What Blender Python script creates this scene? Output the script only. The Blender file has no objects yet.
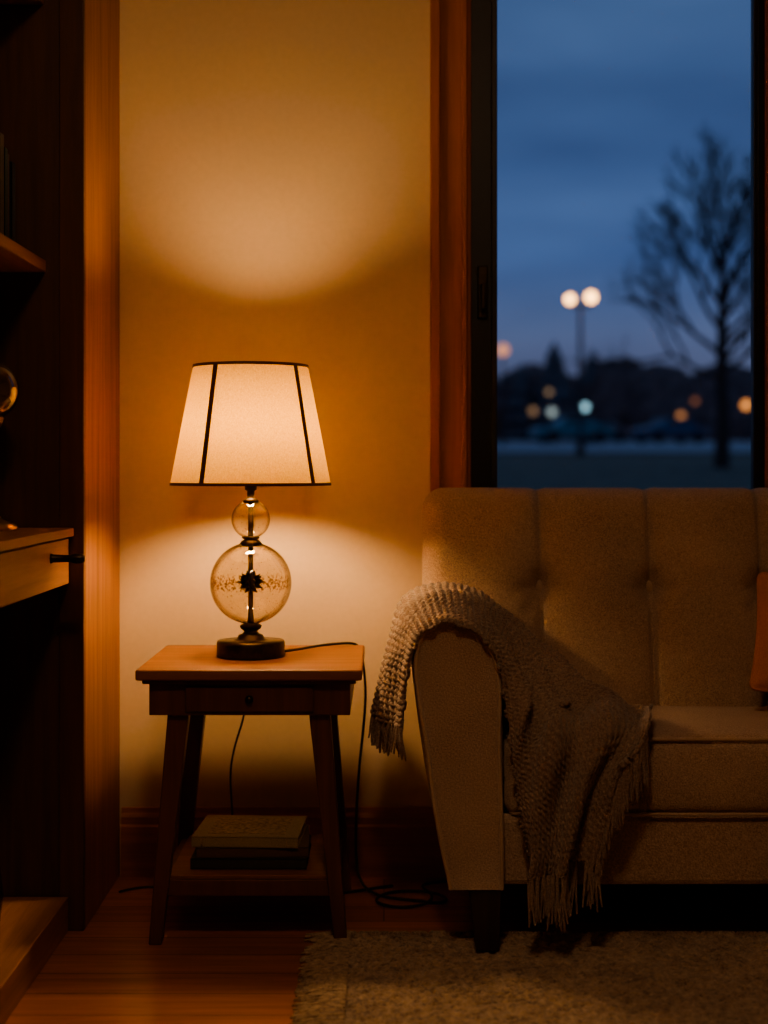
import bpy, bmesh, math, random
from mathutils import Vector, Matrix
from mathutils import noise as mnoise
random.seed(7)
S = bpy.context.scene
COL = S.collection

# ------------------------------------------------------------------ helpers
def link(o, parent=None):
    COL.objects.link(o)
    if parent is not None:
        o.parent = parent
    return o

def empty(name):
    o = bpy.data.objects.new(name, None)
    o.empty_display_size = 0.1
    return link(o)

def mesh_obj(name, verts, faces, mat=None, parent=None, smooth=False, bevel=0.0, bseg=2):
    me = bpy.data.meshes.new(name)
    me.from_pydata([tuple(v) for v in verts], [], faces)
    me.validate()
    me.update()
    bm = bmesh.new(); bm.from_mesh(me)
    bmesh.ops.recalc_face_normals(bm, faces=bm.faces)
    bm.to_mesh(me); bm.free()
    if smooth:
        for p in me.polygons: p.use_smooth = True
    if mat: me.materials.append(mat)
    o = bpy.data.objects.new(name, me)
    link(o, parent)
    if bevel > 0:
        m = o.modifiers.new('bevel', 'BEVEL'); m.width = bevel; m.segments = bseg; m.limit_method = 'ANGLE'
    return o

BOXF = [(0,1,3,2),(4,6,7,5),(0,4,5,1),(2,3,7,6),(0,2,6,4),(1,5,7,3)]
def box(name, x0,x1,y0,y1,z0,z1, mat=None, parent=None, bevel=0.002):
    v = [(x,y,z) for x in (x0,x1) for y in (y0,y1) for z in (z0,z1)]
    return mesh_obj(name, v, BOXF, mat, parent, bevel=bevel)

def boxes(name, lst, mat=None, parent=None, bevel=0.0):
    V=[];F=[]
    for (x0,x1,y0,y1,z0,z1) in lst:
        b=len(V)
        V += [(x,y,z) for x in (x0,x1) for y in (y0,y1) for z in (z0,z1)]
        F += [tuple(b+i for i in f) for f in BOXF]
    return mesh_obj(name, V, F, mat, parent, bevel=bevel)

def beam(name, p0, p1, w0, w1, mat, parent, bevel=0.003):
    V=[]
    for p,w in ((p0,w0),(p1,w1)):
        h=w/2
        V += [(p[0]-h,p[1]-h,p[2]),(p[0]+h,p[1]-h,p[2]),(p[0]+h,p[1]+h,p[2]),(p[0]-h,p[1]+h,p[2])]
    F=[(0,3,2,1),(4,5,6,7),(0,1,5,4),(1,2,6,5),(2,3,7,6),(3,0,4,7)]
    return mesh_obj(name,V,F,mat,parent,bevel=bevel)

def lathe(name, prof, c, mat, parent=None, segs=48, smooth=True, close=False):
    V=[];F=[]; n=len(prof)
    for i in range(segs):
        a=2*math.pi*i/segs
        for r,z in prof:
            V.append((c[0]+r*math.cos(a), c[1]+r*math.sin(a), c[2]+z))
    for i in range(segs):
        j=(i+1)%segs
        rng = n if close else n-1
        for k in range(rng):
            k2=(k+1)%n
            F.append((i*n+k, j*n+k, j*n+k2, i*n+k2))
    o=mesh_obj(name,V,F,mat,parent,smooth=smooth)
    bm=bmesh.new(); bm.from_mesh(o.data)
    bmesh.ops.remove_doubles(bm, verts=bm.verts, dist=1e-5)
    bmesh.ops.recalc_face_normals(bm, faces=bm.faces)
    bm.to_mesh(o.data); bm.free()
    return o

def sphere(name, c, r, mat, parent=None, seg=40, ring=24, sc=(1,1,1)):
    bm=bmesh.new(); bmesh.ops.create_uvsphere(bm,u_segments=seg,v_segments=ring,radius=r)
    for v in bm.verts:
        v.co=Vector((v.co.x*sc[0]+c[0], v.co.y*sc[1]+c[1], v.co.z*sc[2]+c[2]))
    me=bpy.data.meshes.new(name); bm.to_mesh(me); bm.free()
    for p in me.polygons: p.use_smooth=True
    me.materials.append(mat)
    o=bpy.data.objects.new(name,me); return link(o,parent)

def tube(name, splines, depth, mat, parent=None, res=3, kind='NURBS', cyclic=False):
    cu=bpy.data.curves.new(name,'CURVE'); cu.dimensions='3D'; cu.bevel_depth=depth; cu.bevel_resolution=res
    cu.resolution_u=8; cu.use_fill_caps=True
    for pts in splines:
        sp=cu.splines.new(kind); sp.points.add(len(pts)-1)
        for i,p in enumerate(pts):
            sp.points[i].co=(p[0],p[1],p[2],1)
            if len(p)>3: sp.points[i].radius=p[3]
        if kind=='NURBS':
            sp.order_u=min(4,len(pts)); sp.use_endpoint_u=not cyclic
        sp.use_cyclic_u=cyclic
        sp.use_smooth=True
    cu.materials.append(mat)
    o=bpy.data.objects.new(name,cu); return link(o,parent)

def rbox(name, c, h, r, mids, k, mat, parent, deform=None):
    ax=[]
    for a in range(3):
        H=h[a]; m=mids[a]
        l=[-H + r*i/k for i in range(k)]
        l+=[-H+r + (2*H-2*r)*i/m for i in range(m+1)]
        l+=[H-r + r*i/k for i in range(1,k+1)]
        ax.append(l)
    n=[len(a) for a in ax]
    idx={}; V=[]; F=[]
    def vid(i,j,l):
        key=(i,j,l)
        if key not in idx:
            p=[ax[0][i],ax[1][j],ax[2][l]]
            inner=[max(-(h[a]-r),min(h[a]-r,p[a])) for a in range(3)]
            d=Vector([p[a]-inner[a] for a in range(3)])
            if d.length>1e-9:
                dd=Vector([math.tan(math.pi/4*min(1,abs(x)/r))*(1 if x>=0 else -1) for x in d])
                d=dd.normalized()*r
            q=Vector(inner)+d
            if deform: q=deform(q, (p[0]/h[0],p[1]/h[1],p[2]/h[2]))
            V.append((q[0]+c[0],q[1]+c[1],q[2]+c[2])); idx[key]=len(V)-1
        return idx[key]
    for i in range(n[0]-1):
        for j in range(n[1]-1):
            for l in (0,n[2]-1):
                F.append((vid(i,j,l),vid(i+1,j,l),vid(i+1,j+1,l),vid(i,j+1,l)))
    for i in range(n[0]-1):
        for l in range(n[2]-1):
            for j in (0,n[1]-1):
                F.append((vid(i,j,l),vid(i+1,j,l),vid(i+1,j,l+1),vid(i,j,l+1)))
    for j in range(n[1]-1):
        for l in range(n[2]-1):
            for i in (0,n[0]-1):
                F.append((vid(i,j,l),vid(i,j+1,l),vid(i,j+1,l+1),vid(i,j,l+1)))
    return mesh_obj(name,V,F,mat,parent,smooth=True)

# ------------------------------------------------------------------ materials
def newmat(name):
    m=bpy.data.materials.new(name); m.use_nodes=True
    nt=m.node_tree; nt.nodes.clear()
    out=nt.nodes.new('ShaderNodeOutputMaterial')
    return m,nt,out
def pbsdf(nt,out,col=(.5,.5,.5),rough=.5,metal=0,sheen=0,coat=0,spec=.5):
    b=nt.nodes.new('ShaderNodeBsdfPrincipled')
    b.inputs['Base Color'].default_value=(*col,1)
    b.inputs['Roughness'].default_value=rough
    b.inputs['Metallic'].default_value=metal
    b.inputs['Sheen Weight'].default_value=sheen
    b.inputs['Coat Weight'].default_value=coat
    b.inputs['Specular IOR Level'].default_value=spec
    nt.links.new(b.outputs[0],out.inputs[0])
    return b
def coords(nt,scale=(1,1,1)):
    tc=nt.nodes.new('ShaderNodeTexCoord'); mp=nt.nodes.new('ShaderNodeMapping')
    mp.inputs['Scale'].default_value=scale
    nt.links.new(tc.outputs['Object'],mp.inputs[0]); return mp.outputs[0]
def noise(nt,vec,scale,detail=4,rough=.5,dist=0):
    n=nt.nodes.new('ShaderNodeTexNoise'); n.inputs['Scale'].default_value=scale
    n.inputs['Detail'].default_value=detail; n.inputs['Roughness'].default_value=rough
    n.inputs['Distortion'].default_value=dist
    nt.links.new(vec,n.inputs['Vector']); return n.outputs[0]
def ramp(nt,fac,stops):
    r=nt.nodes.new('ShaderNodeValToRGB')
    el=r.color_ramp.elements
    while len(el)<len(stops): el.new(.5)
    for e,(p,c) in zip(el,stops):
        e.position=p; e.color=(*c,1)
    nt.links.new(fac,r.inputs[0]); return r.outputs[0]
def bump(nt,h,b,strength=.3,dist=.01):
    n=nt.nodes.new('ShaderNodeBump'); n.inputs['Strength'].default_value=strength
    n.inputs['Distance'].default_value=dist
    nt.links.new(h,n.inputs['Height']); nt.links.new(n.outputs[0],b.inputs['Normal']); return n
def mathn(nt,op,a,b=None,v=None):
    n=nt.nodes.new('ShaderNodeMath'); n.operation=op
    nt.links.new(a,n.inputs[0])
    if b is not None: nt.links.new(b,n.inputs[1])
    if v is not None: n.inputs[1].default_value=v
    return n.outputs[0]

def m_wood(name,dark,light,axis='z',rough=.4,coat=.1,sc=1.0):
    m,nt,out=newmat(name); b=pbsdf(nt,out,rough=rough,coat=coat)
    s={'x':(1.2,22,22),'y':(22,1.2,22),'z':(22,22,1.2)}[axis]
    v=coords(nt,tuple(q*sc for q in s))
    n1=noise(nt,v,1.6,8,.6,.6); n2=noise(nt,v,9,6,.7,.2)
    mx=mathn(nt,'MULTIPLY',n1,v=.75); mx2=mathn(nt,'MULTIPLY',n2,v=.25); a=mathn(nt,'ADD',mx,mx2)
    c=ramp(nt,a,[(.32,dark),(.68,light)])
    nt.links.new(c,b.inputs['Base Color']); bump(nt,a,b,.12,.003)
    return m
def m_plain(name,col,rough=.5,metal=0,nscale=40,var=.12,bmp=.05,sheen=0,coat=0,spec=.5):
    m,nt,out=newmat(name); b=pbsdf(nt,out,col,rough,metal,sheen,coat,spec)
    v=coords(nt); n=noise(nt,v,nscale,5,.6)
    c=ramp(nt,n,[(.3,tuple(x*(1-var) for x in col)),(.7,tuple(min(1,x*(1+var)) for x in col))])
    nt.links.new(c,b.inputs['Base Color'])
    if bmp: bump(nt,n,b,bmp,.002)
    return m
def m_fabric(name,c1,c2,scale=420,bmp=.5,sheen=.25,dist=.0015):
    m,nt,out=newmat(name); b=pbsdf(nt,out,c1,.92,0,sheen,spec=.2)
    v=coords(nt)
    n=noise(nt,v,scale,3,.7); big=noise(nt,v,5,3,.5)
    a=mathn(nt,'ADD',mathn(nt,'MULTIPLY',n,v=.8),mathn(nt,'MULTIPLY',big,v=.2))
    c=ramp(nt,a,[(.38,c1),(.62,c2)])
    nt.links.new(c,b.inputs['Base Color'])
    vo=nt.nodes.new('ShaderNodeTexVoronoi'); vo.inputs['Scale'].default_value=scale*.8
    nt.links.new(v,vo.inputs['Vector'])
    h=mathn(nt,'ADD',n,vo.outputs['Distance'])
    bump(nt,h,b,bmp,dist)
    return m
def m_emit(name,col,st):
    m,nt,out=newmat(name); e=nt.nodes.new('ShaderNodeEmission')
    e.inputs[0].default_value=(*col,1); e.inputs[1].default_value=st
    nt.links.new(e.outputs[0],out.inputs[0]); return m

M_wall=m_plain('wall_plaster',(.62,.475,.32),.85,nscale=60,var=.03,bmp=.12,spec=.25)
M_ceil=m_plain('ceiling_paint',(.50,.42,.33),.9,var=.02)
M_case=m_wood('bookcase_wood_lit',(.18,.065,.022),(.40,.165,.060),'z',.5,0)
M_caseh=m_wood('bookcase_wood_shelf',(.19,.078,.032),(.38,.175,.075),'y',.5,0)
M_shaded=m_wood('bookcase_wood_shaded',(.05,.020,.010),(.10,.042,.018),'z',.5,0)  # darker copy of the bookcase wood, shade painted into its colour
M_trim=m_wood('trim_wood',(.26,.078,.020),(.44,.15,.045),'z',.6,0)
M_base=m_wood('baseboard_wood',(.26,.088,.028),(.50,.185,.06),'x',.45,.1)
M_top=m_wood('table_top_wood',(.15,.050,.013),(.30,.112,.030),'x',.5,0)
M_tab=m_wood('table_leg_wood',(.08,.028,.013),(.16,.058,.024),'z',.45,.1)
M_leg=m_wood('sofa_leg_wood',(.025,.012,.007),(.06,.026,.014),'z',.4,.2)
M_sofa=m_fabric('sofa_upholstery',(.27,.183,.130),(.54,.395,.285),340,.7,.2,.0022)
M_pipe=m_fabric('sofa_piping',(.34,.24,.165),(.52,.38,.27),600,.4)
M_throw=m_fabric('throw_knit_wool',(.15,.100,.074),(.36,.262,.192),260,.8,.3)
M_pillow=m_fabric('pillow_fabric',(.50,.17,.04),(.68,.27,.07),500,.5)
M_black=m_plain('window_frame_paint',(.012,.012,.014),.45,var=.2)
M_metal=m_plain('aged_bronze',(.055,.04,.028),.38,.85,nscale=90,var=.3)
M_brass=m_plain('brass',(.55,.38,.16),.3,1,var=.1)
M_cord=m_plain('cord_rubber',(.012,.010,.009),.5,var=.1)
M_trimsh=m_fabric('shade_trim_ribbon',(.085,.036,.015),(.16,.07,.03),500,.3)

# floor planks
m,nt,out=newmat('floor_planks'); b=pbsdf(nt,out,rough=.28,coat=.3)
v=coords(nt)
br=nt.nodes.new('ShaderNodeTexBrick'); br.inputs['Scale'].default_value=1.0
br.inputs['Brick Width'].default_value=1.5; br.inputs['Row Height'].default_value=.11
br.inputs['Mortar Size'].default_value=.0016; br.inputs['Mortar Smooth'].default_value=.2
br.inputs['Color1'].default_value=(1,1,1,1); br.inputs['Color2'].default_value=(.62,.62,.62,1); br.inputs['Mortar'].default_value=(.15,.15,.15,1)
nt.links.new(v,br.inputs['Vector'])
g=coords(nt,(1.3,20,20)); n1=noise(nt,g,2,8,.65,.5)
c=ramp(nt,n1,[(.3,(.26,.085,.022)),(.7,(.58,.215,.065))])
mx=nt.nodes.new('ShaderNodeMix'); mx.data_type='RGBA'; mx.blend_type='MULTIPLY'; mx.inputs[0].default_value=1
nt.links.new(c,mx.inputs[6]); nt.links.new(br.outputs['Color'],mx.inputs[7]); nt.links.new(mx.outputs[2],b.inputs['Base Color'])
h=mathn(nt,'ADD',mathn(nt,'MULTIPLY',n1,v=.15),br.outputs['Color'])
bump(nt,h,b,.25,.002)
M_floor=m

# rug
m,nt,out=newmat('rug_wool'); b=pbsdf(nt,out,rough=.95,sheen=.3,spec=.1)
v=coords(nt)
n1=noise(nt,v,260,4,.7); n2=noise(nt,v,9,4,.6); n3=noise(nt,v,70,2,.5)
a=mathn(nt,'ADD',mathn(nt,'MULTIPLY',n1,v=.4),mathn(nt,'MULTIPLY',n2,v=.2))
a=mathn(nt,'ADD',a,mathn(nt,'MULTIPLY',n3,v=.4))
c=ramp(nt,a,[(.38,(.13,.086,.054)),(.62,(.52,.375,.245))]); nt.links.new(c,b.inputs['Base Color'])
bump(nt,n1,b,.8,.004)
M_rug=m

# lamp shade linen
m,nt,out=newmat('shade_linen')
v=coords(nt); nn=noise(nt,coords(nt,(1,1,3)),260,3,.6); nv=noise(nt,coords(nt,(3,3,.6)),220,3,.6)
aa=mathn(nt,'ADD',mathn(nt,'MULTIPLY',nn,v=.5),mathn(nt,'MULTIPLY',nv,v=.5))
ct=ramp(nt,aa,[(.36,(.70,.51,.20)),(.64,(.95,.77,.38))])
tr=nt.nodes.new('ShaderNodeBsdfTranslucent'); df=nt.nodes.new('ShaderNodeBsdfDiffuse')
mxs=nt.nodes.new('ShaderNodeMixShader'); mxs.inputs[0].default_value=.25
nt.links.new(ct,tr.inputs[0]); nt.links.new(ct,df.inputs[0])
nt.links.new(tr.outputs[0],mxs.inputs[1]); nt.links.new(df.outputs[0],mxs.inputs[2]); nt.links.new(mxs.outputs[0],out.inputs[0])
M_shade=m

# thin blown glass
def m_thin(name,tint,edge,gl=.9,seeds=True,base=.04):
    m,nt,out=newmat(name)
    t=nt.nodes.new('ShaderNodeBsdfTransparent'); gg=nt.nodes.new('ShaderNodeBsdfGlossy')
    gg.inputs['Roughness'].default_value=.04; gg.inputs[0].default_value=(gl,gl,gl,1)
    lw=nt.nodes.new('ShaderNodeLayerWeight'); lw.inputs[0].default_value=.5
    mix=nt.nodes.new('ShaderNodeMixShader')
    cr=nt.nodes.new('ShaderNodeValToRGB'); e=cr.color_ramp.elements
    e[0].position=.45; e[0].color=(*tint,1); e[1].position=1.0; e[1].color=(*edge,1)
    nt.links.new(lw.outputs['Facing'],cr.inputs[0])
    v=coords(nt)
    if seeds:
        vo=nt.nodes.new('ShaderNodeTexVoronoi'); vo.inputs['Scale'].default_value=125; nt.links.new(v,vo.inputs['Vector'])
        sp=ramp(nt,vo.outputs['Distance'],[(.10,(.50,.42,.30)),(.18,(1,1,1))])
        sx=nt.nodes.new('ShaderNodeSeparateXYZ'); nt.links.new(v,sx.inputs[0])
        dz=mathn(nt,'ABSOLUTE',mathn(nt,'SUBTRACT',sx.outputs['Z'],v=.7175))
        band=ramp(nt,dz,[(.006,(1,1,1)),(.016,(0,0,0))])
        fl=ramp(nt,noise(nt,v,150,3,.7),[(.50,(1,1,1)),(.56,(.40,.28,.16))])
        m1=nt.nodes.new('ShaderNodeMix'); m1.data_type='RGBA'; m1.blend_type='MULTIPLY'
        nt.links.new(band,m1.inputs[0]); nt.links.new(sp,m1.inputs[6]); nt.links.new(fl,m1.inputs[7])
        mm=nt.nodes.new('ShaderNodeMix'); mm.data_type='RGBA'; mm.blend_type='MULTIPLY'; mm.inputs[0].default_value=1
        nt.links.new(cr.outputs[0],mm.inputs[6]); nt.links.new(m1.outputs[2],mm.inputs[7]); nt.links.new(mm.outputs[2],t.inputs[0])
        bp=nt.nodes.new('ShaderNodeBump'); bp.inputs['Strength'].default_value=.35; bp.inputs['Distance'].default_value=.006
        nt.links.new(noise(nt,v,30,3,.5),bp.inputs['Height']); nt.links.new(bp.outputs[0],gg.inputs['Normal'])
    else:
        nt.links.new(cr.outputs[0],t.inputs[0])
    p5=mathn(nt,'POWER',lw.outputs['Facing'],v=4.0)
    fr=mathn(nt,'MULTIPLY',p5,v=.6); fr=mathn(nt,'ADD',fr,v=base)
    nt.links.new(fr,mix.inputs[0]); nt.links.new(t.outputs[0],mix.inputs[1]); nt.links.new(gg.outputs[0],mix.inputs[2])
    nt.links.new(mix.outputs[0],out.inputs[0]); return m
M_glass=m_thin('seeded_glass',(.93,.88,.78),(.13,.08,.04),base=.11)
M_glass2=m_thin('smoked_glass',(.6,.55,.5),(.2,.17,.14),seeds=False,base=.25)
m,nt,out=newmat('window_glass')
t=nt.nodes.new('ShaderNodeBsdfTransparent'); t.inputs[0].default_value=(.93,.96,.98,1)
gg=nt.nodes.new('ShaderNodeBsdfGlossy'); gg.inputs['Roughness'].default_value=.01
mix=nt.nodes.new('ShaderNodeMixShader'); mix.inputs[0].default_value=.012
nt.links.new(t.outputs[0],mix.inputs[1]); nt.links.new(gg.outputs[0],mix.inputs[2]); nt.links.new(mix.outputs[0],out.inputs[0])
M_pane=m

# ------------------------------------------------------------------ room shell
XL,XR,YB,YF,ZC=-1.10,3.0,3.55,-1.6,2.6
box('floor',XL-.1,XR+.1,YF-.1,YB+.15,-.10,0,M_floor,bevel=0)
box('ceiling',XL-.1,XR+.1,YF-.1,YB+.15,ZC,ZC+.1,M_ceil,bevel=0)
box('wall_left',XL-.1,XL,YF,YB,0,ZC,M_wall,bevel=0)
box('wall_right',XR,XR+.1,YF,YB,0,ZC,M_wall,bevel=0)
box('wall_front',XL-.1,XR+.1,YF-.1,YF,0,ZC,M_wall,bevel=0)
WX0,WX1,WZ0,WZ1=.19,.915,.62,2.32
boxes('wall_back',[(XL-.1,WX0,YB,YB+.15,0,ZC),(WX1,XR+.1,YB,YB+.15,0,ZC),(WX0,WX1,YB,YB+.15,0,WZ0),(WX0,WX1,YB,YB+.15,WZ1,ZC)],M_wall)

def baseboard(name,x0,x1):
    prof=[(0,0),(-.018,0),(-.018,.118),(-.014,.124),(-.014,.140),(-.008,.150),(-.006,.162),(0,.162)]
    V=[];n=len(prof)
    for x in (x0,x1):
        for y,z in prof: V.append((x,YB+y,z+.0005))
    F=[(i,(i+1)%n,n+(i+1)%n,n+i) for i in range(n)]+[tuple(range(n)),tuple(range(n,2*n))]
    return mesh_obj(name,V,F,M_base)
baseboard('baseboard_back',-.62,XR)

trim=empty('trim_1')
Y0=YB
boxes('casing_left',[(.109,.196,Y0-.020,Y0,WZ0-.09,WZ1+.09),(.109,.132,Y0-.034,Y0-.018,WZ0-.09,WZ1+.09),(.182,.196,Y0-.028,Y0-.018,WZ0-.02,WZ1)],M_trim,trim,bevel=.003)
boxes('casing_right',[(.900,.99,Y0-.020,Y0,WZ0-.09,WZ1+.09),(.967,.99,Y0-.034,Y0-.018,WZ0-.09,WZ1+.09)],M_trim,trim,bevel=.003)
boxes('casing_head',[(.196,.900,Y0-.020,Y0,WZ1,WZ1+.09)],M_trim,trim,bevel=.003)
boxes('sill',[(.196,.900,Y0-.022,Y0+.02,WZ0-.03,WZ0)],M_trim,trim,bevel=.003)
win=empty('window_1')
fy0,fy1=Y0+.02,Y0+.075
boxes('frame',[(.191,.262,fy0,fy1,WZ0+.001,WZ1-.001),(.888,.914,fy0,fy1,WZ0+.001,WZ1-.001),(.262,.888,fy0,fy1,WZ0+.001,WZ0+.06),(.262,.888,fy0,fy1,WZ1-.06,WZ1-.001)],M_black,win,bevel=.003)
boxes('inner_bead',[(.255,.269,fy0-.008,fy0+.01,WZ0+.05,WZ1-.05),(.880,.890,fy0-.0,fy0+.03,WZ0+.05,WZ1-.05)],M_black,win,bevel=.002)
box('jamb_reveal',.190,.206,Y0-.001,fy0+.004,WZ0,WZ1,M_trim,win)
boxes('latch',[(.222,.246,fy0-.012,fy0,1.32,1.445),(.228,.240,fy0-.03,fy0-.01,1.37,1.40),(.228,.240,fy0-.036,fy0-.026,1.34,1.40)],M_metal,win,bevel=.003)
box('pane',.262,.888,fy0+.028,fy0+.030,WZ0+.05,WZ1-.05,M_pane,win,bevel=0)

# added warm fill: unseen ceiling fixture with a glowing dome
cl=empty('ceiling_fill')
CLX,CLY=-.05,1.0
lathe('fill_canopy',[(0,ZC-.001),(.17,ZC-.001),(.18,ZC-.02),(.17,ZC-.03),(0,ZC-.03)],(CLX,CLY,0),M_brass,cl,40)
lathe('fill_dome',[(.165,ZC-.03),(.15,ZC-.06),(.11,ZC-.085),(.05,ZC-.098),(0,ZC-.10)],(CLX,CLY,0),m_emit('fill_dome_glow',(1.0,.65,.38),50),cl,40)

# ------------------------------------------------------------------ bookcase
bc=empty('bookcase')
G=.002
box('end_cabinet',-1.098,-.625,3.14,YB-G,0,2.40,M_case,bc)
box('end_cabinet_shaded_face',-1.098,-.676,3.128,3.14,.07,2.40,M_shaded,bc,bevel=0)  # dark sheet painting shade on the cabinet face turned from the lamp
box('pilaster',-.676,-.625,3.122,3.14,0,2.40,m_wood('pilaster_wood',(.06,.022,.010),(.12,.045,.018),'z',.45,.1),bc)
box('back_panel',-1.098,-1.08,1.70,3.13,0,2.40,M_shaded,bc,bevel=0)
box('near_end_panel',-1.098,-.66,1.66,1.70,0,2.40,M_case,bc)
box('shelf_upper',-1.08,-.705,1.70,3.13,1.372,1.397,M_caseh,bc)
box('shelf_high',-1.08,-.709,1.70,3.13,1.93,1.955,M_caseh,bc)
box('cornice',-1.098,-.66,1.66,3.13,2.40,2.44,M_caseh,bc)
box('desk_top',-1.08,-.645,1.70,3.122,.822,.840,M_caseh,bc)
box('drawer_carcass',-1.08,-.668,1.70,3.122,.722,.822,M_shaded,bc,bevel=0)
box('drawer_front_1',-.668,-.655,2.42,3.118,.724,.818,M_caseh,bc)
box('drawer_front_2',-.668,-.655,1.71,2.412,.724,.818,M_caseh,bc)
for i,y in enumerate((2.95,2.2)):
    o=lathe('drawer_pull_%d'%(i+1),[(0,0),(.011,0),(.008,.006),(.007,.04),(.010,.046),(.010,.062),(.006,.068),(0,.068)],(0,0,0),M_metal,bc,16)
    o.rotation_euler=(0,math.pi/2,0); o.location=(-.656,y,.786)
box('plinth',-1.08,-.657,1.70,3.122,0,.072,M_caseh,bc)

sb=empty('shelf_books')
bcols=[(.03,.035,.05),(.05,.02,.015),(.02,.03,.022),(.06,.045,.03),(.025,.02,.03)]
bm_=[m_fabric('book_cloth_%d'%i,c,tuple(x*1.5 for x in c),500,.3,.1) for i,c in enumerate(bcols)]
M_page=m_plain('book_pages',(.50,.40,.26),.9,nscale=300,var=.2)
y=3.118
for i in range(11):
    t=random.uniform(.022,.042); hh=random.uniform(.19,.25); d=random.uniform(.15,.18)
    xs=-.765-random.uniform(0,.012)
    boxes('book_cover_%d'%i,[(xs-d,xs,y-t,y-t+.003,1.3972,1.3972+hh),(xs-d,xs,y-.003,y,1.3972,1.3972+hh),(xs-.004,xs,y-t,y,1.3972,1.3972+hh)],bm_[i%5],sb,bevel=.001)
    box('book_pages_%d'%i,xs-d+.006,xs-.004,y-t+.003,y-.003,1.401,1.3972+hh-.004,M_page,sb,bevel=0)
    y-=t+.001

gl=empty('glass_globe_ornament')
gc=(-.778,2.95,.8405)
lathe('stand',[(0,0),(.055,0),(.058,.006),(.050,.014),(.028,.022),(.012,.04),(.009,.10),(.016,.115),(.009,.13),(.010,.19),(.024,.205),(.030,.222),(.022,.226),(0,.222)],gc,M_brass,gl,32)
sphere('globe',(gc[0],gc[1],gc[2]+.277),.060,M_glass2,gl)
va=lathe('glass_vase',[(0,0),(.04,0),(.052,.02),(.058,.07),(.050,.13),(.030,.17),(.026,.20),(.034,.22),(.031,.22),(.023,.20),(.027,.17),(.046,.13),(.054,.07),(.048,.022),(.0,.008)],(-.79,2.88,.0725),M_glass2,None,40)

# ------------------------------------------------------------------ side table
st=empty('side_table')
box('table_top',-.498,-.044,3.0,3.43,.538,.560,M_top,st,bevel=.004)
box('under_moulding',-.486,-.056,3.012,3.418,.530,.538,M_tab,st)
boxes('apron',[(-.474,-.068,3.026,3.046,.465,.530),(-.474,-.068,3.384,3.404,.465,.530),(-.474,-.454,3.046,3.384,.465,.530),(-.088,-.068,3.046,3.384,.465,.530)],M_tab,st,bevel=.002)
box('drawer_front',-.400,-.142,3.020,3.027,.473,.524,M_tab,st,bevel=.002)
sphere('drawer_knob',(-.271,3.014,.499),.008,M_metal,st,16,10)
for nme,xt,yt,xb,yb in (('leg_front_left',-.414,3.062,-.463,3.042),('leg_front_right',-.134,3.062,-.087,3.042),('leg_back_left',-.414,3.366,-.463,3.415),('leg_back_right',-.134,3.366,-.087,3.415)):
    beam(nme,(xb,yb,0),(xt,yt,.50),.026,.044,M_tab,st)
box('lower_shelf',-.440,-.110,3.055,3.40,.120,.135,M_top,st)
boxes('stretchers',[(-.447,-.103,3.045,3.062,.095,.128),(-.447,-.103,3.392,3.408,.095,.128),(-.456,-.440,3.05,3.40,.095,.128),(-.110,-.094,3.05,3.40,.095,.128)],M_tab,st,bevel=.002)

bs=empty('book_stack')
M_gilt=m_fabric('cover_panel_print',(.14,.10,.06),(.40,.30,.17),90,.2,.1)
def flatbook(n,cx,cy,w,d,z,t,rot,mat):
    objs=[boxes('cover_%d'%n,[(-w/2,w/2,-d/2,d/2,0,.003),(-w/2,w/2,-d/2,d/2,t-.003,t),(-w/2,w/2,-d/2,-d/2+.003,0,t)],mat,bs,bevel=.001),
          box('pages_%d'%n,-w/2+.005,w/2-.004,-d/2+.003,d/2-.005,.003,t-.003,M_page,bs,bevel=0)]
    if n==3:
        objs.append(boxes('cover_panel',[(-w/2+.03,w/2-.03,-d/2+.03,d/2-.03,t,t+.0008)],M_gilt,bs))
        objs.append(boxes('spine_bands',[(-w/2+.02,-w/2+.024,-d/2-.0008,-d/2,.002,t-.002),(w/2-.024,w/2-.02,-d/2-.0008,-d/2,.002,t-.002)],M_gilt,bs))
    for o in objs:
        o.location=(cx,cy,z); o.rotation_euler=(0,0,rot)
K=[m_fabric('stack_cloth_a',(.035,.03,.03),(.07,.06,.05),500,.3,.1),m_fabric('stack_cloth_b',(.09,.05,.03),(.15,.09,.05),500,.3,.1),m_fabric('stack_cloth_c',(.21,.165,.095),(.35,.28,.165),400,.3,.1)]
flatbook(1,-.280,3.20,.240,.205,.1352,.022,0,K[0])
flatbook(2,-.276,3.205,.232,.20,.1574,.020,.04,K[1])
flatbook(3,-.284,3.205,.222,.20,.1776,.022,-.05,K[2])

# ------------------------------------------------------------------ table lamp
tl=empty('table_lamp')
LX,LY=-.286,3.22
lathe('base',[(0,0),(.072,0),(.073,.003),(.073,.030),(.071,.034),(.040,.035),(.030,.038),(.026,.046),(.018,.049),(.014,.054),(.022,.060),(.024,.066),(.014,.072),(0,.072)],(LX,LY,.5605),M_metal,tl)
def shell(r): 
    return [(r*math.sin(a),-r*math.cos(a)) for a in [math.pi*i/40 for i in range(41)]]
lathe('glass_sphere_large',shell(.0875),(LX,LY,.7175),M_glass,tl,64)
lathe('glass_sphere_small',shell(.0415),(LX,LY,.8540),M_glass,tl,48)
lathe('inner_stem',[(0,.62),(.009,.62),(.007,.64),(.0055,.66),(.0055,.70),(.010,.705),(.010,.728),(.0055,.735),(.0055,.80),(.008,.805),(.006,.82),(.006,.89),(0,.89)],(LX,LY,0),M_metal,tl,20)
lathe('collar_lower',[(0,.796),(.018,.796),(.024,.802),(.020,.808),(.014,.811),(.020,.814),(.018,.818),(0,.818)],(LX,LY,0),M_metal,tl,32)
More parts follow.
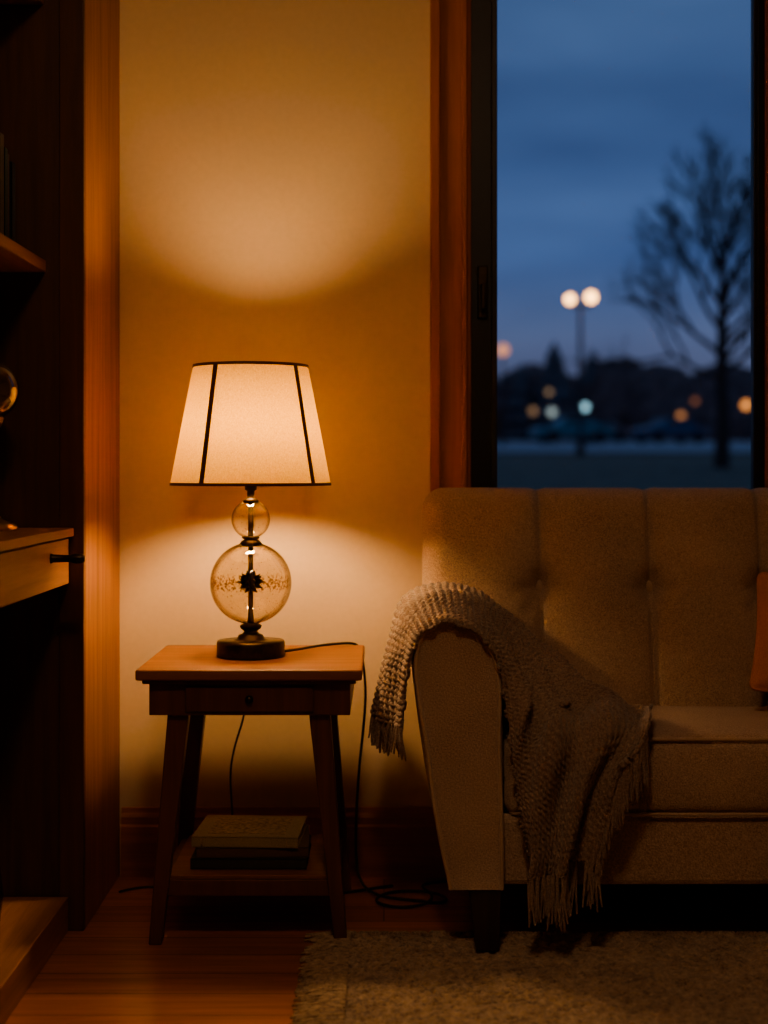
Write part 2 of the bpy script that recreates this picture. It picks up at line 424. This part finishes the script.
lathe('collar_upper',[(0,.889),(.014,.889),(.018,.894),(.012,.898),(.008,.902),(.008,.915),(.013,.918),(.013,.940),(.016,.945),(.016,.975),(.012,.98),(0,.98)],(LX,LY,0),M_metal,tl,32)
V=[];F=[]
for kk in range(5):
    a=math.pi*kk/5+.15
    pts=[(0.004,-.018),(.014,-.022),(.011,-.012),(.026,-.012),(.017,-.004),(.030,.003),(.018,.006),(.024,.016),(.011,.011),(.010,.022),(.004,.018)]
    for sgn in (1,-1):
        b0=len(V)
        for r,z in pts: V.append((LX+sgn*r*math.cos(a),LY+sgn*r*math.sin(a),.718+z+.001*kk))
        F.append(tuple(range(b0,b0+len(pts))))
lf=mesh_obj('leaf_ornament',V,F,M_metal,tl)
lf.modifiers.new('s','SOLIDIFY').thickness=.0015
M_bulb=m_emit('bulb_glow',(1.0,.61,.285),250)
lathe('bulb',[(0,-.046),(.020,-.044),(.036,-.030),(.043,-.006),(.041,.014),(.030,.032),(.014,.043),(0,.045)],(LX,LY,1.043),M_bulb,tl,24)
lathe('bulb_neck',[(0,.975),(.012,.975),(.013,.990),(.012,1.004),(0,1.004)],(LX,LY,0),M_brass,tl,20)
zb,zt,rb,rt=.928,1.184,.172,.1225
lathe('shade',[(rb,zb),(rt,zt),(rt-.0015,zt),(rb-.0015,zb)],(LX,LY,0),M_shade,tl,96,close=True)
for nm,r,z,dz in (('shade_trim_bottom',rb,zb,1),('shade_trim_top',rt,zt,-1)):
    sl=(rt-rb)/(zt-zb)
    h_=.005
    if dz>0: p=[(r+.0012,z-.001),(r+.0012+sl*h_,z+h_),(r-.003+sl*h_,z+h_),(r-.003,z-.001)]
    else: p=[(r+.0012,z+.001),(r+.0012-sl*h_,z-h_),(r-.003-sl*h_,z-h_),(r-.003,z+.001)]
    lathe(nm,p,(LX,LY,0),M_trimsh,tl,96,close=True)
for i in range(4):
    a=math.radians(-90-31+ i*85 if i<2 else -90-31+ (170 if i==2 else 265))
    ca,sa=math.cos(a),math.sin(a); w=.0052
    V=[]
    for r,z in ((rb+.0012,zb),(rt+.0012,zt)):
        for s_ in (-w,w):
            V.append((LX+r*ca-s_*sa,LY+r*sa+s_*ca,z))
            V.append((LX+(r-.004)*ca-s_*sa,LY+(r-.004)*sa+s_*ca,z))
    F=[(0,2,6,4),(1,5,7,3),(0,4,5,1),(2,3,7,6),(0,1,3,2),(4,6,7,5)]
    mesh_obj('shade_rib_%d'%(i+1),V,F,M_trimsh,tl)
sp=[]
for i in range(3):
    a=2*math.pi*i/3+.4
    sp.append([(LX,LY,zt-.02),(LX+.06*math.cos(a),LY+.06*math.sin(a),zt-.018),(LX+(rt-.004)*math.cos(a),LY+(rt-.004)*math.sin(a),zt-.005)])
tube('spider',sp,.0018,M_metal,tl,2)
tube('harp',[[(LX-.012,LY,.975),(LX-.052,LY,1.0),(LX-.062,LY,1.06),(LX-.042,LY,1.13),(LX,LY,1.166),(LX+.042,LY,1.13),(LX+.062,LY,1.06),(LX+.052,LY,1.0),(LX+.012,LY,.975)]],.0016,M_metal,tl,2)

pc=empty('power_cord')
tube('lamp_cord',[[(LX+.06,LY+.03,.567),(-.19,3.30,.564),(-.15,3.37,.566),(-.10,3.39,.568),(-.07,3.42,.566),(-.055,3.447,.555),(-.045,3.462,.50),(-.040,3.468,.42),(-.058,3.465,.28),(-.066,3.46,.14),(-.064,3.45,.03),(-.04,3.40,.004),(.01,3.35,.004),(.08,3.33,.004),(.13,3.30,.004),(.15,3.36,.004),(.08,3.42,.004),(.00,3.40,.004),(-.03,3.32,.004),(.03,3.27,.004),(.10,3.30,.004),(.12,3.40,.004),(.06,3.47,.004),(.16,3.49,.004)]],.0030,M_cord,pc)
tube('wall_cord',[[(-.305,3.437,.535),(-.312,3.46,.47),(-.318,3.47,.40),(-.345,3.48,.33),(-.362,3.49,.25),(-.350,3.50,.15),(-.36,3.50,.05),(-.42,3.46,.005),(-.50,3.43,.004),(-.56,3.45,.004),(-.60,3.40,.004)]],.0024,M_cord,pc)
tube('floor_cord',[[(-.37,3.44,.004),(-.30,3.38,.004),(-.22,3.42,.004),(-.12,3.36,.004),(-.05,3.42,.004),(.02,3.45,.004)]],.0030,M_cord,pc)

# ------------------------------------------------------------------ sofa
sf=empty('sofa')
CX=.975
def mir(x,side): return x if side==0 else 2*CX-x
box('base_frame',.13,2*CX-.13,2.975,3.50,.135,.275,M_sofa,sf,bevel=.012)
prof=[(.130,.134),(.104,.25),(.080,.38),(.064,.50),(.058,.575),(.062,.620),(.075,.652),(.097,.672),(.125,.679),(.155,.673),(.185,.655),(.208,.628),(.224,.590),(.232,.54),(.235,.45),(.235,.30),(.234,.134)]
def catmull(P,n,closed=False):
    out=[];N=len(P)
    rng=range(N if closed else N-1)
    for i in rng:
        p0=P[(i-1)%N] if closed or i>0 else P[0]
        p1=P[i];p2=P[(i+1)%N]
        p3=P[(i+2)%N] if closed or i+2<N else P[-1]
        for k in range(n):
            t=k/n
            out.append(tuple(.5*((2*b)+(-a+c)*t+(2*a-5*b+4*c-d)*t*t+(-a+3*b-3*c+d)*t**3) for a,b,c,d in zip(p0,p1,p2,p3)))
    if not closed: out.append(tuple(P[-1]))
    return out
pr=catmull(prof,4)
for side in (0,1):
    V=[];F=[]
    secs=[(2.950,.78),(2.944,.90),(2.948,.955),(2.957,.985),(2.970,1.0)]+[(2.97+.48*i/12,1.0) for i in range(1,13)]
    n=len(pr)
    for yv,sc in secs:
        for (x,z) in pr:
            cx0,cz0=.150,.42
            ins=(1-sc)*.10
            d=Vector((x-cx0,z-cz0)); 
            if d.length>0: d=d*(1-ins/ max(.05,d.length))
            zz=cz0+d.y if z>.14 else z
            V.append((mir(cx0+d.x,side),yv,zz))
    for s_ in range(len(secs)-1):
        for i in range(n):
            j=(i+1)%n
            F.append((s_*n+i,s_*n+j,(s_+1)*n+j,(s_+1)*n+i))
    F.append(tuple(range(n))); F.append(tuple((len(secs)-1)*n+i for i in range(n)))
    nm='arm_left' if side==0 else 'arm_right'
    o=mesh_obj(nm,V,F,M_sofa,sf,smooth=True)
    pp=[]
    for (x,z) in pr:
        cx0,cz0=.150,.42
        d=Vector((x-cx0,z-cz0)); d=d*(1-.010/max(.05,d.length))
        pp.append((mir(cx0+d.x,side),2.944,cz0+d.y if z>.14 else z+.002))
    tube(nm+'_piping',[pp],.0046,M_pipe,sf,2,'POLY')

seams=[CX+.249*(i-2.5) for i in range(6)]
def back_def(q,n):
    x=q[0]+CX; z=q[2]; yv=q[1]
    if yv<0:
        w=min(1,(-yv)/.05)
        bul=0
        edges=[.088]+seams+[2*CX-.088]
        for a,b in zip(edges[:-1],edges[1:]):
            if a<=x<=b:
                t=(x-a)/(b-a); bul=math.sin(math.pi*t)**.45
        bul=max(0,bul)
        dep=.026*bul
        for s_ in seams:
            dx=x-s_
            dz=(z+.655)-.695
            rr_=math.hypot(dx,dz)
            dep-=.034*math.exp(-(rr_/.032)**2)
            if rr_>.008:
                an=math.atan2(dz,dx)
                dep-=.006*math.exp(-((rr_-.038)/.03)**2)*(.5+.5*math.cos(6*an))
            dep-=.009*math.exp(-(dx/.007)**2)
        yv-=dep*w
    if n[2]>.8:
        for s_ in seams:
            z-=.005*math.exp(-((x-s_)/.012)**2)*(n[2]-.8)/.2
    yv+= .05*(q[2]/.26)
    return Vector((q[0],yv,z))
rbox('backrest',(CX,3.428,.655),(CX-.088,.062,.264),.052,(320,2,56),6,M_sofa,sf,back_def)
for i,s_ in enumerate(seams):
    sphere('button_%d'%(i+1),(s_,3.408,.695),.013,M_pipe,sf,16,10,(1,.6,1))
def cush(q,n):
    z=q[2]
    if z>0: z+=.012*(1-n[0]**4)*(1-n[1]**4)
    y_=q[1]
    if y_<0: y_-=.008*(1-n[0]**4)*(1-n[2]**2)
    return Vector((q[0],y_,z))
for i,(a,b_) in enumerate(((.238,CX-.001),(CX+.001,2*CX-.238))):
    rbox('seat_cushion_%d'%(i+1),((a+b_)/2,3.172,.352),((b_-a)/2,.206,.078),.026,(24,12,6),5,M_sofa,sf,cush)
    for nm,zz in (('top',.4275),('bottom',.279)):
        tube('seat_piping_%s_%d'%(nm,i+1),[[(a+.005,3.05,zz),(a+.008,2.985,zz),(a+.02,2.970,zz),(a+.1,2.966,zz),((a+b_)/2,2.964,zz),(b_-.1,2.966,zz),(b_-.02,2.970,zz),(b_-.008,2.985,zz),(b_-.005,3.05,zz)]],.0038,M_pipe,sf,2)
for nm,x,y_,zb_ in (('leg_front_left',.200,2.982,.0125),('leg_front_right',2*CX-.200,2.982,.0125),('leg_back_left',.245,3.44,0),('leg_back_right',2*CX-.245,3.44,0),('leg_front_middle',CX,3.0,.0125)):
    beam(nm,(x+(.004),y_-.01,zb_),(x,y_,.136),.044 if zb_>0 else .034,.064 if zb_>0 else .045,M_leg,sf)

# ------------------------------------------------------------------ throw pillow
def pil(q,n):
    t=(1-min(1,abs(n[0]))**2.2)*(1-min(1,abs(n[2]))**2.2)
    y_=q[1]*(.12+.88*max(0,t)**.5)
    k=1-.05*(1-abs(n[0])**2)*abs(n[2]) ; k2=1-.05*(1-abs(n[2])**2)*abs(n[0])
    return Vector((q[0]*k2,y_,q[2]*k))
pw=rbox('throw_pillow',(0,0,0),(.19,.055,.13),.02,(24,4,20),3,M_pillow,None,pil)
pw.location=(.975,3.205,.592); pw.rotation_euler=(math.radians(-16),math.radians(8),0)

# ------------------------------------------------------------------ throw blanket
rows=[
[(.040,2.975,.45),(.014,3.10,.44),(.000,3.22,.43),(.006,3.33,.44)],
[(.044,2.960,.52),(.026,3.09,.52),(.018,3.21,.51),(.024,3.33,.51)],
[(.056,2.938,.595),(.038,3.07,.60),(.034,3.21,.60),(.036,3.33,.60)],
[(.078,2.930,.640),(.056,3.07,.668),(.052,3.22,.675),(.054,3.35,.675)],
[(.128,2.928,.660),(.122,3.07,.694),(.120,3.22,.700),(.125,3.36,.700)],
[(.190,2.930,.632),(.198,3.07,.675),(.202,3.20,.682),(.208,3.35,.682)],
[(.222,2.930,.580),(.244,3.05,.615),(.256,3.17,.625),(.272,3.30,.625)],
[(.232,2.930,.520),(.268,3.02,.540),(.298,3.14,.550),(.335,3.26,.550)],
[(.238,2.930,.470),(.300,2.98,.478),(.355,3.08,.480),(.420,3.20,.480)],
[(.246,2.928,.420),(.325,2.95,.455),(.415,3.03,.460),(.535,3.11,.460)],
[(.254,2.925,.370),(.330,2.922,.425),(.415,2.935,.445),(.520,2.968,.452)],
[(.264,2.922,.310),(.330,2.914,.340),(.390,2.914,.365),(.450,2.925,.385)],
[(.276,2.922,.245),(.325,2.912,.255),(.370,2.914,.275),(.405,2.925,.310)],
[(.290,2.930,.195),(.320,2.920,.180),(.350,2.920,.195),(.372,2.930,.235)],
]
def cr(p0,p1,p2,p3,t):
    return tuple(.5*((2*b)+(-a+c)*t+(2*a-5*b+4*c-d)*t*t+(-a+3*b-3*c+d)*t**3) for a,b,c,d in zip(p0,p1,p2,p3))
def surf(u,v):
    R=len(rows); fu=u*(R-1); i=min(R-2,int(fu)); t=fu-i
    def rowpt(r):
        r=max(0,min(R-1,r)); P=rows[r]; fv=v*3; j=min(2,int(fv)); s_=fv-j
        return cr(P[max(0,j-1)],P[j],P[j+1],P[min(3,j+2)],s_)
    return Vector(cr(rowpt(i-1),rowpt(i),rowpt(i+1),rowpt(i+2),t))
NU,NV=480,170
L=[0]; prev=surf(0,.5)
for i in range(1,401):
    c_=surf(i/400,.5); L.append(L[-1]+(c_-prev).length); prev=c_
tot=L[-1]
def u_of(s_):
    t=s_*tot
    lo,hi=0,400
    while hi-lo>1:
        md=(lo+hi)//2
        if L[md]<=t: lo=md
        else: hi=md
    f=(t-L[lo])/max(1e-9,(L[hi]-L[lo])); return (lo+f)/400
def blanket_pt(s_,v):
    u=u_of(s_); e=.004
    v_=min(1-e,max(e,v)); u_=min(1-e,max(e,u))
    p=surf(u,v)
    du=surf(u_+e,v_)-surf(u_-e,v_); dv=surf(u_,v_+e)-surf(u_,v_-e)
    n=du.cross(dv); n.normalize()
    fr=min(1,max(0,(s_-.42)/.15))
    fl=min(1,max(0,(.25-s_)/.15))
    edge=min(1,v/.16); edge=edge*edge*(3-2*edge)
    edge=.12+.88*edge
    fold=(.017*fr+.008*fl+.0035)*(1+math.sin(2*math.pi*(2.7*v+.35*math.sin(s_*7+1))+s_*3))
    fold+=.005*(1+math.sin(s_*31+v*9))*fr
    p=p+n*fold*edge
    return p,n
V=[];F=[]
ku=tot/.0145; kv=25
for i in range(NU+1):
    s_=i/NU
    for j in range(NV+1):
        v=j/NV
        jit=.15*math.sin(s_*90+v*30)
        p,n=blanket_pt(s_,v)
        a=s_*ku; b2=v*kv+jit
        col=b2%1.0
        st_=abs(math.sin(math.pi*b2))**.6
        vv=.5+.5*math.cos(2*math.pi*(a+ (.35 if col<.5 else -.35)*abs(col-.5)*2*1.2))
        hgt=.0090*(.40*st_+.60*vv*st_) 
        V.append(tuple(p+n*hgt))
for i in range(NU):
    for j in range(NV):
        a=i*(NV+1)+j
        F.append((a,a+NV+1,a+NV+2,a+1))
me=bpy.data.meshes.new('throw_blanket'); me.from_pydata(V,[],F); me.update()
for p in me.polygons: p.use_smooth=True
me.materials.append(M_throw)
tb=bpy.data.objects.new('throw_blanket',me); link(tb)
sm=tb.modifiers.new('thick','SOLIDIFY'); sm.thickness=.006; sm.offset=-1
fr=[]
def tassel(p,n,ln,out=.004):
    for q in range(3):
        ox,oy=random.uniform(-.004,.004),random.uniform(-.003,.003)
        l=ln*random.uniform(.8,1.1); sx,sy=random.uniform(-.010,.010),random.uniform(-.006,.004)
        fr.append([(p[0],p[1],p[2],1.2),(p[0]+ox+n[0]*out,p[1]+oy+n[1]*out,p[2]-l*.25,1.0),(p[0]+ox+sx*.5,p[1]+oy+sy*.5,p[2]-l*.6,.95),(p[0]+ox+sx*1.2,p[1]+oy+sy,p[2]-l,.55)])
for i in range(30):
    v=(i+.5)/30; p,n=blanket_pt(0,v); tassel(p,n,.065)
for i in range(20):
    v=(i+.5)/20; p,n=blanket_pt(1,v); tassel(p,n,.10)
for i in range(30):
    s_=.78+.22*i/30; p,n=blanket_pt(s_,1); 
    tassel(p,n,.095)
tube('blanket_fringe',fr,.0028,M_throw,tb,2)

# ------------------------------------------------------------------ rug
RX0,RX1,RY0,RY1=-.085,2.35,1.2,3.085
nx,ny=460,380
V=[];F=[]
for j in range(ny+1):
    tj=j/ny
    y_=RY1-(RY1-RY0)*(1-tj)**1.3
    for i in range(nx+1):
        x=RX0+(RX1-RX0)*(i/nx)**1.4
        q=mnoise.noise(Vector((x*95,y_*120,0)))
        q2=mnoise.noise(Vector((x*30,y_*34,5)))
        z=.008+.0085*q+.003*q2
        z=max(.002,min(.0165,z))
        if i in(0,nx) or j in (0,ny): z=.001
        ex=random.uniform(-.004,.004) if i==0 else 0
        ey=random.uniform(-.003,.003) if j==ny else 0
        V.append((x+ex,y_+ey,z))
for j in range(ny):
    for i in range(nx):
        a=j*(nx+1)+i; F.append((a,a+1,a+nx+2,a+nx+1))
me=bpy.data.meshes.new('area_rug'); me.from_pydata(V,[],F); me.update()
for p in me.polygons: p.use_smooth=True
me.materials.append(M_rug)
rug=bpy.data.objects.new('area_rug',me); link(rug)
fr=[]
y_=RY0
while y_<RY1:
    for q in range(4):
        l=random.uniform(.045,.080); dy=random.uniform(-.026,.026); y2=y_+random.uniform(-.005,.005)
        fr.append([(RX0+.016,y2,.011,1.3),(RX0-l*.3,y2+dy*.3,.013,1.1),(RX0-l*.7,y2+dy*.6,.007,1.1),(RX0-l,y2+dy,.0045,.7)])
    y_+=.011
x_=RX0
while x_<1.2:
    for q in range(2):
        l=random.uniform(.006,.016); dx=random.uniform(-.01,.01)
        fr.append([(x_,RY1-.012,.010,1.3),(x_+dx*.5,RY1+l*.4,.011,1.2),(x_+dx,RY1+l,.004,.8)])
    x_+=.009
tube('rug_fringe',fr,.0030,M_rug,rug,2)

# ------------------------------------------------------------------ outdoors
M_grass=m_plain('lawn_grass',(.17,.18,.14),.95,nscale=3,var=.4,bmp=0)
M_asph=m_plain('asphalt',(.46,.48,.52),.7,nscale=2,var=.2,bmp=0)
M_tree=m_plain('bark_hazed',(.07,.058,.055),.95,bmp=0)  # bark lightened, outdoor fog painted into the colour
M_ever=m_plain('evergreen_hazed',(.12,.13,.145),.95,nscale=2,var=.5,bmp=0)  # distance haze painted in as a lighter blue-grey
M_pole=m_plain('pole_paint',(.05,.05,.055),.6,bmp=0)
gz=[(3.72,-.3),(12,.1),(30,1.0),(45,1.42),(60,1.85),(100,2.75),(150,3.9),(260,5.5)]
def gh(y):
    for (a,za),(b,zb2) in zip(gz[:-1],gz[1:]):
        if y<=b: return za+(zb2-za)*(y-a)/(b-a)
    return gz[-1][1]
V=[];F=[]
for i,(y_,z) in enumerate(gz):
    for x in (-70,-10,0,10,40,160): V.append((x,y_,z))
for i in range(len(gz)-1):
    for j in range(5): a=i*6+j; F.append((a,a+1,a+7,a+6))
mesh_obj('lawn',V,F,M_grass)
V=[];F=[]
ys=[46,60,100,128]
for y_ in ys:
    V+=[(-40,y_,gh(y_)+.05),(110,y_,gh(y_)+.05)]
for i in range(3): F.append((2*i,2*i+1,2*i+3,2*i+2))
mesh_obj('parking_lot',V,F,M_asph)

random.seed(21)
spl=[]
def grow(p,d,ln,r,dep):
    pts=[(p.x,p.y,p.z,r)]; q=p.copy(); dd=d.copy()
    for k in range(3):
        dd=(dd+Vector((random.uniform(-.16,.16),random.uniform(-.16,.16),random.uniform(-.02,.12)))).normalized()
        q=q+dd*(ln/3); pts.append((q.x,q.y,q.z,r*(1-.14*(k+1))))
    spl.append(pts)
    if dep==0: return
    nch=3 if dep>1 else 5
    for c in range(nch):
        az=random.uniform(0,2*math.pi); sp_=random.uniform(.3,.75)
        per=dd.orthogonal().normalized(); per.rotate(Matrix.Rotation(az,3,dd))
        nd=(dd*math.cos(sp_)+per*math.sin(sp_)).normalized()
        nd.z+=.05; nd.normalize()
        st0=q if c>0 else Vector(pts[2][:3])
        grow(st0,nd,ln*random.uniform(.68,.86),r*.55,dep-1)
TB=Vector((6.75,30,gh(30)-.05))
spl.append([(TB.x,TB.y,TB.z,.17),(TB.x+.03,30,TB.z+1.0,.14),(TB.x+.0,30,TB.z+1.9,.12),(TB.x+.02,30,TB.z+3.2,.09),(TB.x+.0,30,TB.z+4.2,.05)])
for k in range(15):
    a=k*2.4+.3; h_=1.8+.17*k; t_=1.15-.06*k
    if k%3==0: a=math.pi+random.uniform(-.45,.45)
    if k%3==1: a=random.uniform(-.6,.6)
    grow(Vector((TB.x,30,TB.z+h_)),Vector((math.cos(a)*math.sin(t_),math.sin(a)*math.sin(t_),math.cos(t_))),random.uniform(1.02,1.16)*(1-.018*k),.058,4)
tube('bare_tree',spl,1.0,M_tree,None,1,'POLY')

V=[];F=[]
def conifer(x,y_,h,w):
    z0=gh(y_)-.1; L_=5
    for l in range(L_):
        zb_=z0+h*(.06+.18*l); zt_=min(z0+h, zb_+h*.36); rr=w*(1-l/L_*.82)
        b0=len(V); ns=9
        for k in range(ns):
            a=2*math.pi*k/ns; q=rr*random.uniform(.75,1.1)
            V.append((x+q*math.cos(a),y_+q*math.sin(a),zb_+random.uniform(-.02,.02)*h))
        V.append((x,y_,zt_))
        for k in range(ns): F.append((b0+k,b0+(k+1)%ns,b0+ns))
    b0=len(V)
    for z in (z0,z0+h*.2):
        for k in range(4): V.append((x+.2*math.cos(k*1.57),y_+.2*math.sin(k*1.57),z))
    for k in range(4): F.append((b0+k,b0+(k+1)%4,b0+4+(k+1)%4,b0+4+k))
xs=3.0
while xs<70:
    y_=random.uniform(132,150); conifer(xs,y_,random.uniform(4.5,7.4),random.uniform(1.6,2.8)); xs+=random.uniform(.9,1.8)
conifer(15.0,132,9.0,2.8); conifer(18.6,134,8.2,2.8)
tlm=mesh_obj('evergreen_treeline',V,F,M_ever)
bmx=bmesh.new()
for k in range(150):
    x=random.uniform(2,75); y_=random.uniform(132,150); r=random.uniform(1.6,3.9)
    mt=Matrix.Translation((x,y_,gh(y_)+r*.7))@Matrix.Diagonal((1.2,1,.9+random.random()*.7,1))
    bmesh.ops.create_icosphere(bmx,subdivisions=2,radius=r,matrix=mt)
for v in bmx.verts: v.co+=Vector((random.uniform(-.35,.35),random.uniform(-.35,.35),random.uniform(-.35,.35)))
me=bpy.data.meshes.new('undergrowth'); bmx.to_mesh(me); bmx.free(); me.materials.append(m_plain('autumn_scrub',(.17,.125,.125),.95,nscale=1,var=.5,bmp=0))
link(bpy.data.objects.new('undergrowth',me),tlm)

def street_lamp(x,y_,ztop,col,st_,heads=1,r=.12,arm=.28):
    g=empty('street_lamp')
    z0=gh(y_)+.06
    lathe('pole',[(0,z0),(.12,z0),(.09,z0+.4),(.055,z0+.5),(.045,ztop),(0,ztop)],(x,y_,0),M_pole,g,12)
    M=m_emit('lamp_head_glow',col,st_)
    if heads==2:
        box('crossarm',x-arm-.03,x+arm+.03,y_-.03,y_+.03,ztop-.14,ztop-.09,M_pole,g)
        sphere('head_1',(x-arm,y_,ztop-.06+r),r,M,g,16,12); sphere('head_2',(x+arm,y_,ztop+.0+r),r*1.15,M,g,16,12)
    else:
        sphere('head_1',(x,y_,ztop+r*.7),r,M,g,16,12)
    return g
street_lamp(5.24,40,5.45,(1.0,.46,.13),8,2)
def sl(px,py,D,col,st_,r): 
    s_=1500/D; street_lamp((px-384)/s_,D,.96+(470-py)/s_-r*.7,col,st_,1,r)
sl(503,350,70,(1.0,.38,.18),.9,.26)
sl(552,412,110,(.75,.85,.8),.6,.28)
sl(585,407,110,(.5,.85,.95),1.2,.28)
sl(533,411,112,(1.0,.55,.28),.35,.28)
sl(549,392,112,(1.0,.6,.3),.4,.22)
sl(681,416,110,(1.0,.4,.14),.7,.28)
sl(695,401,112,(1.0,.35,.15),.35,.22)
sl(746,405,100,(1.0,.36,.09),1.6,.28)

def car(x,y_,col,rot=0):
    g=empty('car'); z0=gh(y_)+.06
    Mc=m_plain('car_paint',col,.3,.3,bmp=0,coat=.5)
    pf=[(-2.1,.35),(-2.15,.75),(-1.7,.88),(-1.0,.95),(-.5,1.38),(.7,1.42),(1.4,.98),(2.05,.88),(2.15,.4)]
    V=[];n=len(pf)
    for yy in (-.85,.85):
        for a,z in pf: V.append((a,yy*(.85 if z>1.2 else 1),z))
    F=[tuple(range(n)),tuple(range(n,2*n))]+[(i,(i+1)%n,n+(i+1)%n,n+i) for i in range(n)]
    mesh_obj('body',V,F,Mc,g,bevel=.05)
    for a in (-1.3,1.3):
        for yy in (-.86,.86):
            w=lathe('wheel',[(0,-.1),(.33,-.1),(.33,.1),(0,.1)],(0,0,0),M_black,g,16); w.rotation_euler=(math.pi/2,0,0); w.location=(a,yy,.33)
    Vw=[(-.9,-.80,.98),(-.48,-.745,1.32),(.62,-.745,1.34),(1.15,-.80,1.0)]
    mesh_obj('side_glass',[(a,b*1.03,c) for a,b,c in Vw],[(0,1,2,3)],M_black,g)
    g.location=(x,y_,z0); g.rotation_euler=(0,0,rot)
car(16.0,84,(.06,.11,.20),.4)
car(10.0,80,(.04,.24,.30),.2)
car(14.0,98,(.10,.10,.12),-.3)

# ------------------------------------------------------------------ world: dusk sky
W=bpy.data.worlds.new('dusk_sky'); S.world=W; W.use_nodes=True
nt=W.node_tree; nt.nodes.clear()
out=nt.nodes.new('ShaderNodeOutputWorld'); bg=nt.nodes.new('ShaderNodeBackground')
tc=nt.nodes.new('ShaderNodeTexCoord'); sx=nt.nodes.new('ShaderNodeSeparateXYZ')
nt.links.new(tc.outputs['Generated'],sx.inputs[0])
g=ramp(nt,sx.outputs['Z'],[(0.0,(.112,.095,.138)),(.06,(.098,.110,.185)),(.14,(.060,.102,.225)),(.45,(.052,.088,.170)),(1.0,(.045,.07,.13))])
mp=nt.nodes.new('ShaderNodeMapping'); mp.inputs['Scale'].default_value=(1.0,1.0,3.6); mp.inputs['Rotation'].default_value=(0,.15,0)
nt.links.new(tc.outputs['Generated'],mp.inputs[0])
cn=noise(nt,mp.outputs[0],4.0,5,.45,.2)
cc=ramp(nt,cn,[(.36,(.70,.72,.76)),(.66,(1.12,1.10,1.06))])
mm=nt.nodes.new('ShaderNodeMix'); mm.data_type='RGBA'; mm.blend_type='MULTIPLY'; mm.inputs[0].default_value=1
nt.links.new(g,mm.inputs[6]); nt.links.new(cc,mm.inputs[7]); nt.links.new(mm.outputs[2],bg.inputs[0])
bg.inputs[1].default_value=1.12
nt.links.new(bg.outputs[0],out.inputs[0])

# ------------------------------------------------------------------ camera
cam=bpy.data.cameras.new('camera'); co=bpy.data.objects.new('camera',cam); link(co)
co.location=(0,0,.96); co.rotation_euler=(math.pi/2,0,0)
cam.sensor_fit='VERTICAL'; cam.sensor_height=36; cam.sensor_width=27
cam.lens=1500/1024*36; cam.shift_y=-42/1024
cam.dof.use_dof=True; cam.dof.focus_distance=3.10; cam.dof.aperture_fstop=1.9
cam.clip_end=600
S.camera=co
S.view_settings.view_transform='AgX'
try: S.view_settings.look='AgX - Medium High Contrast'
except Exception as e: print(e)
S.view_settings.exposure=.3
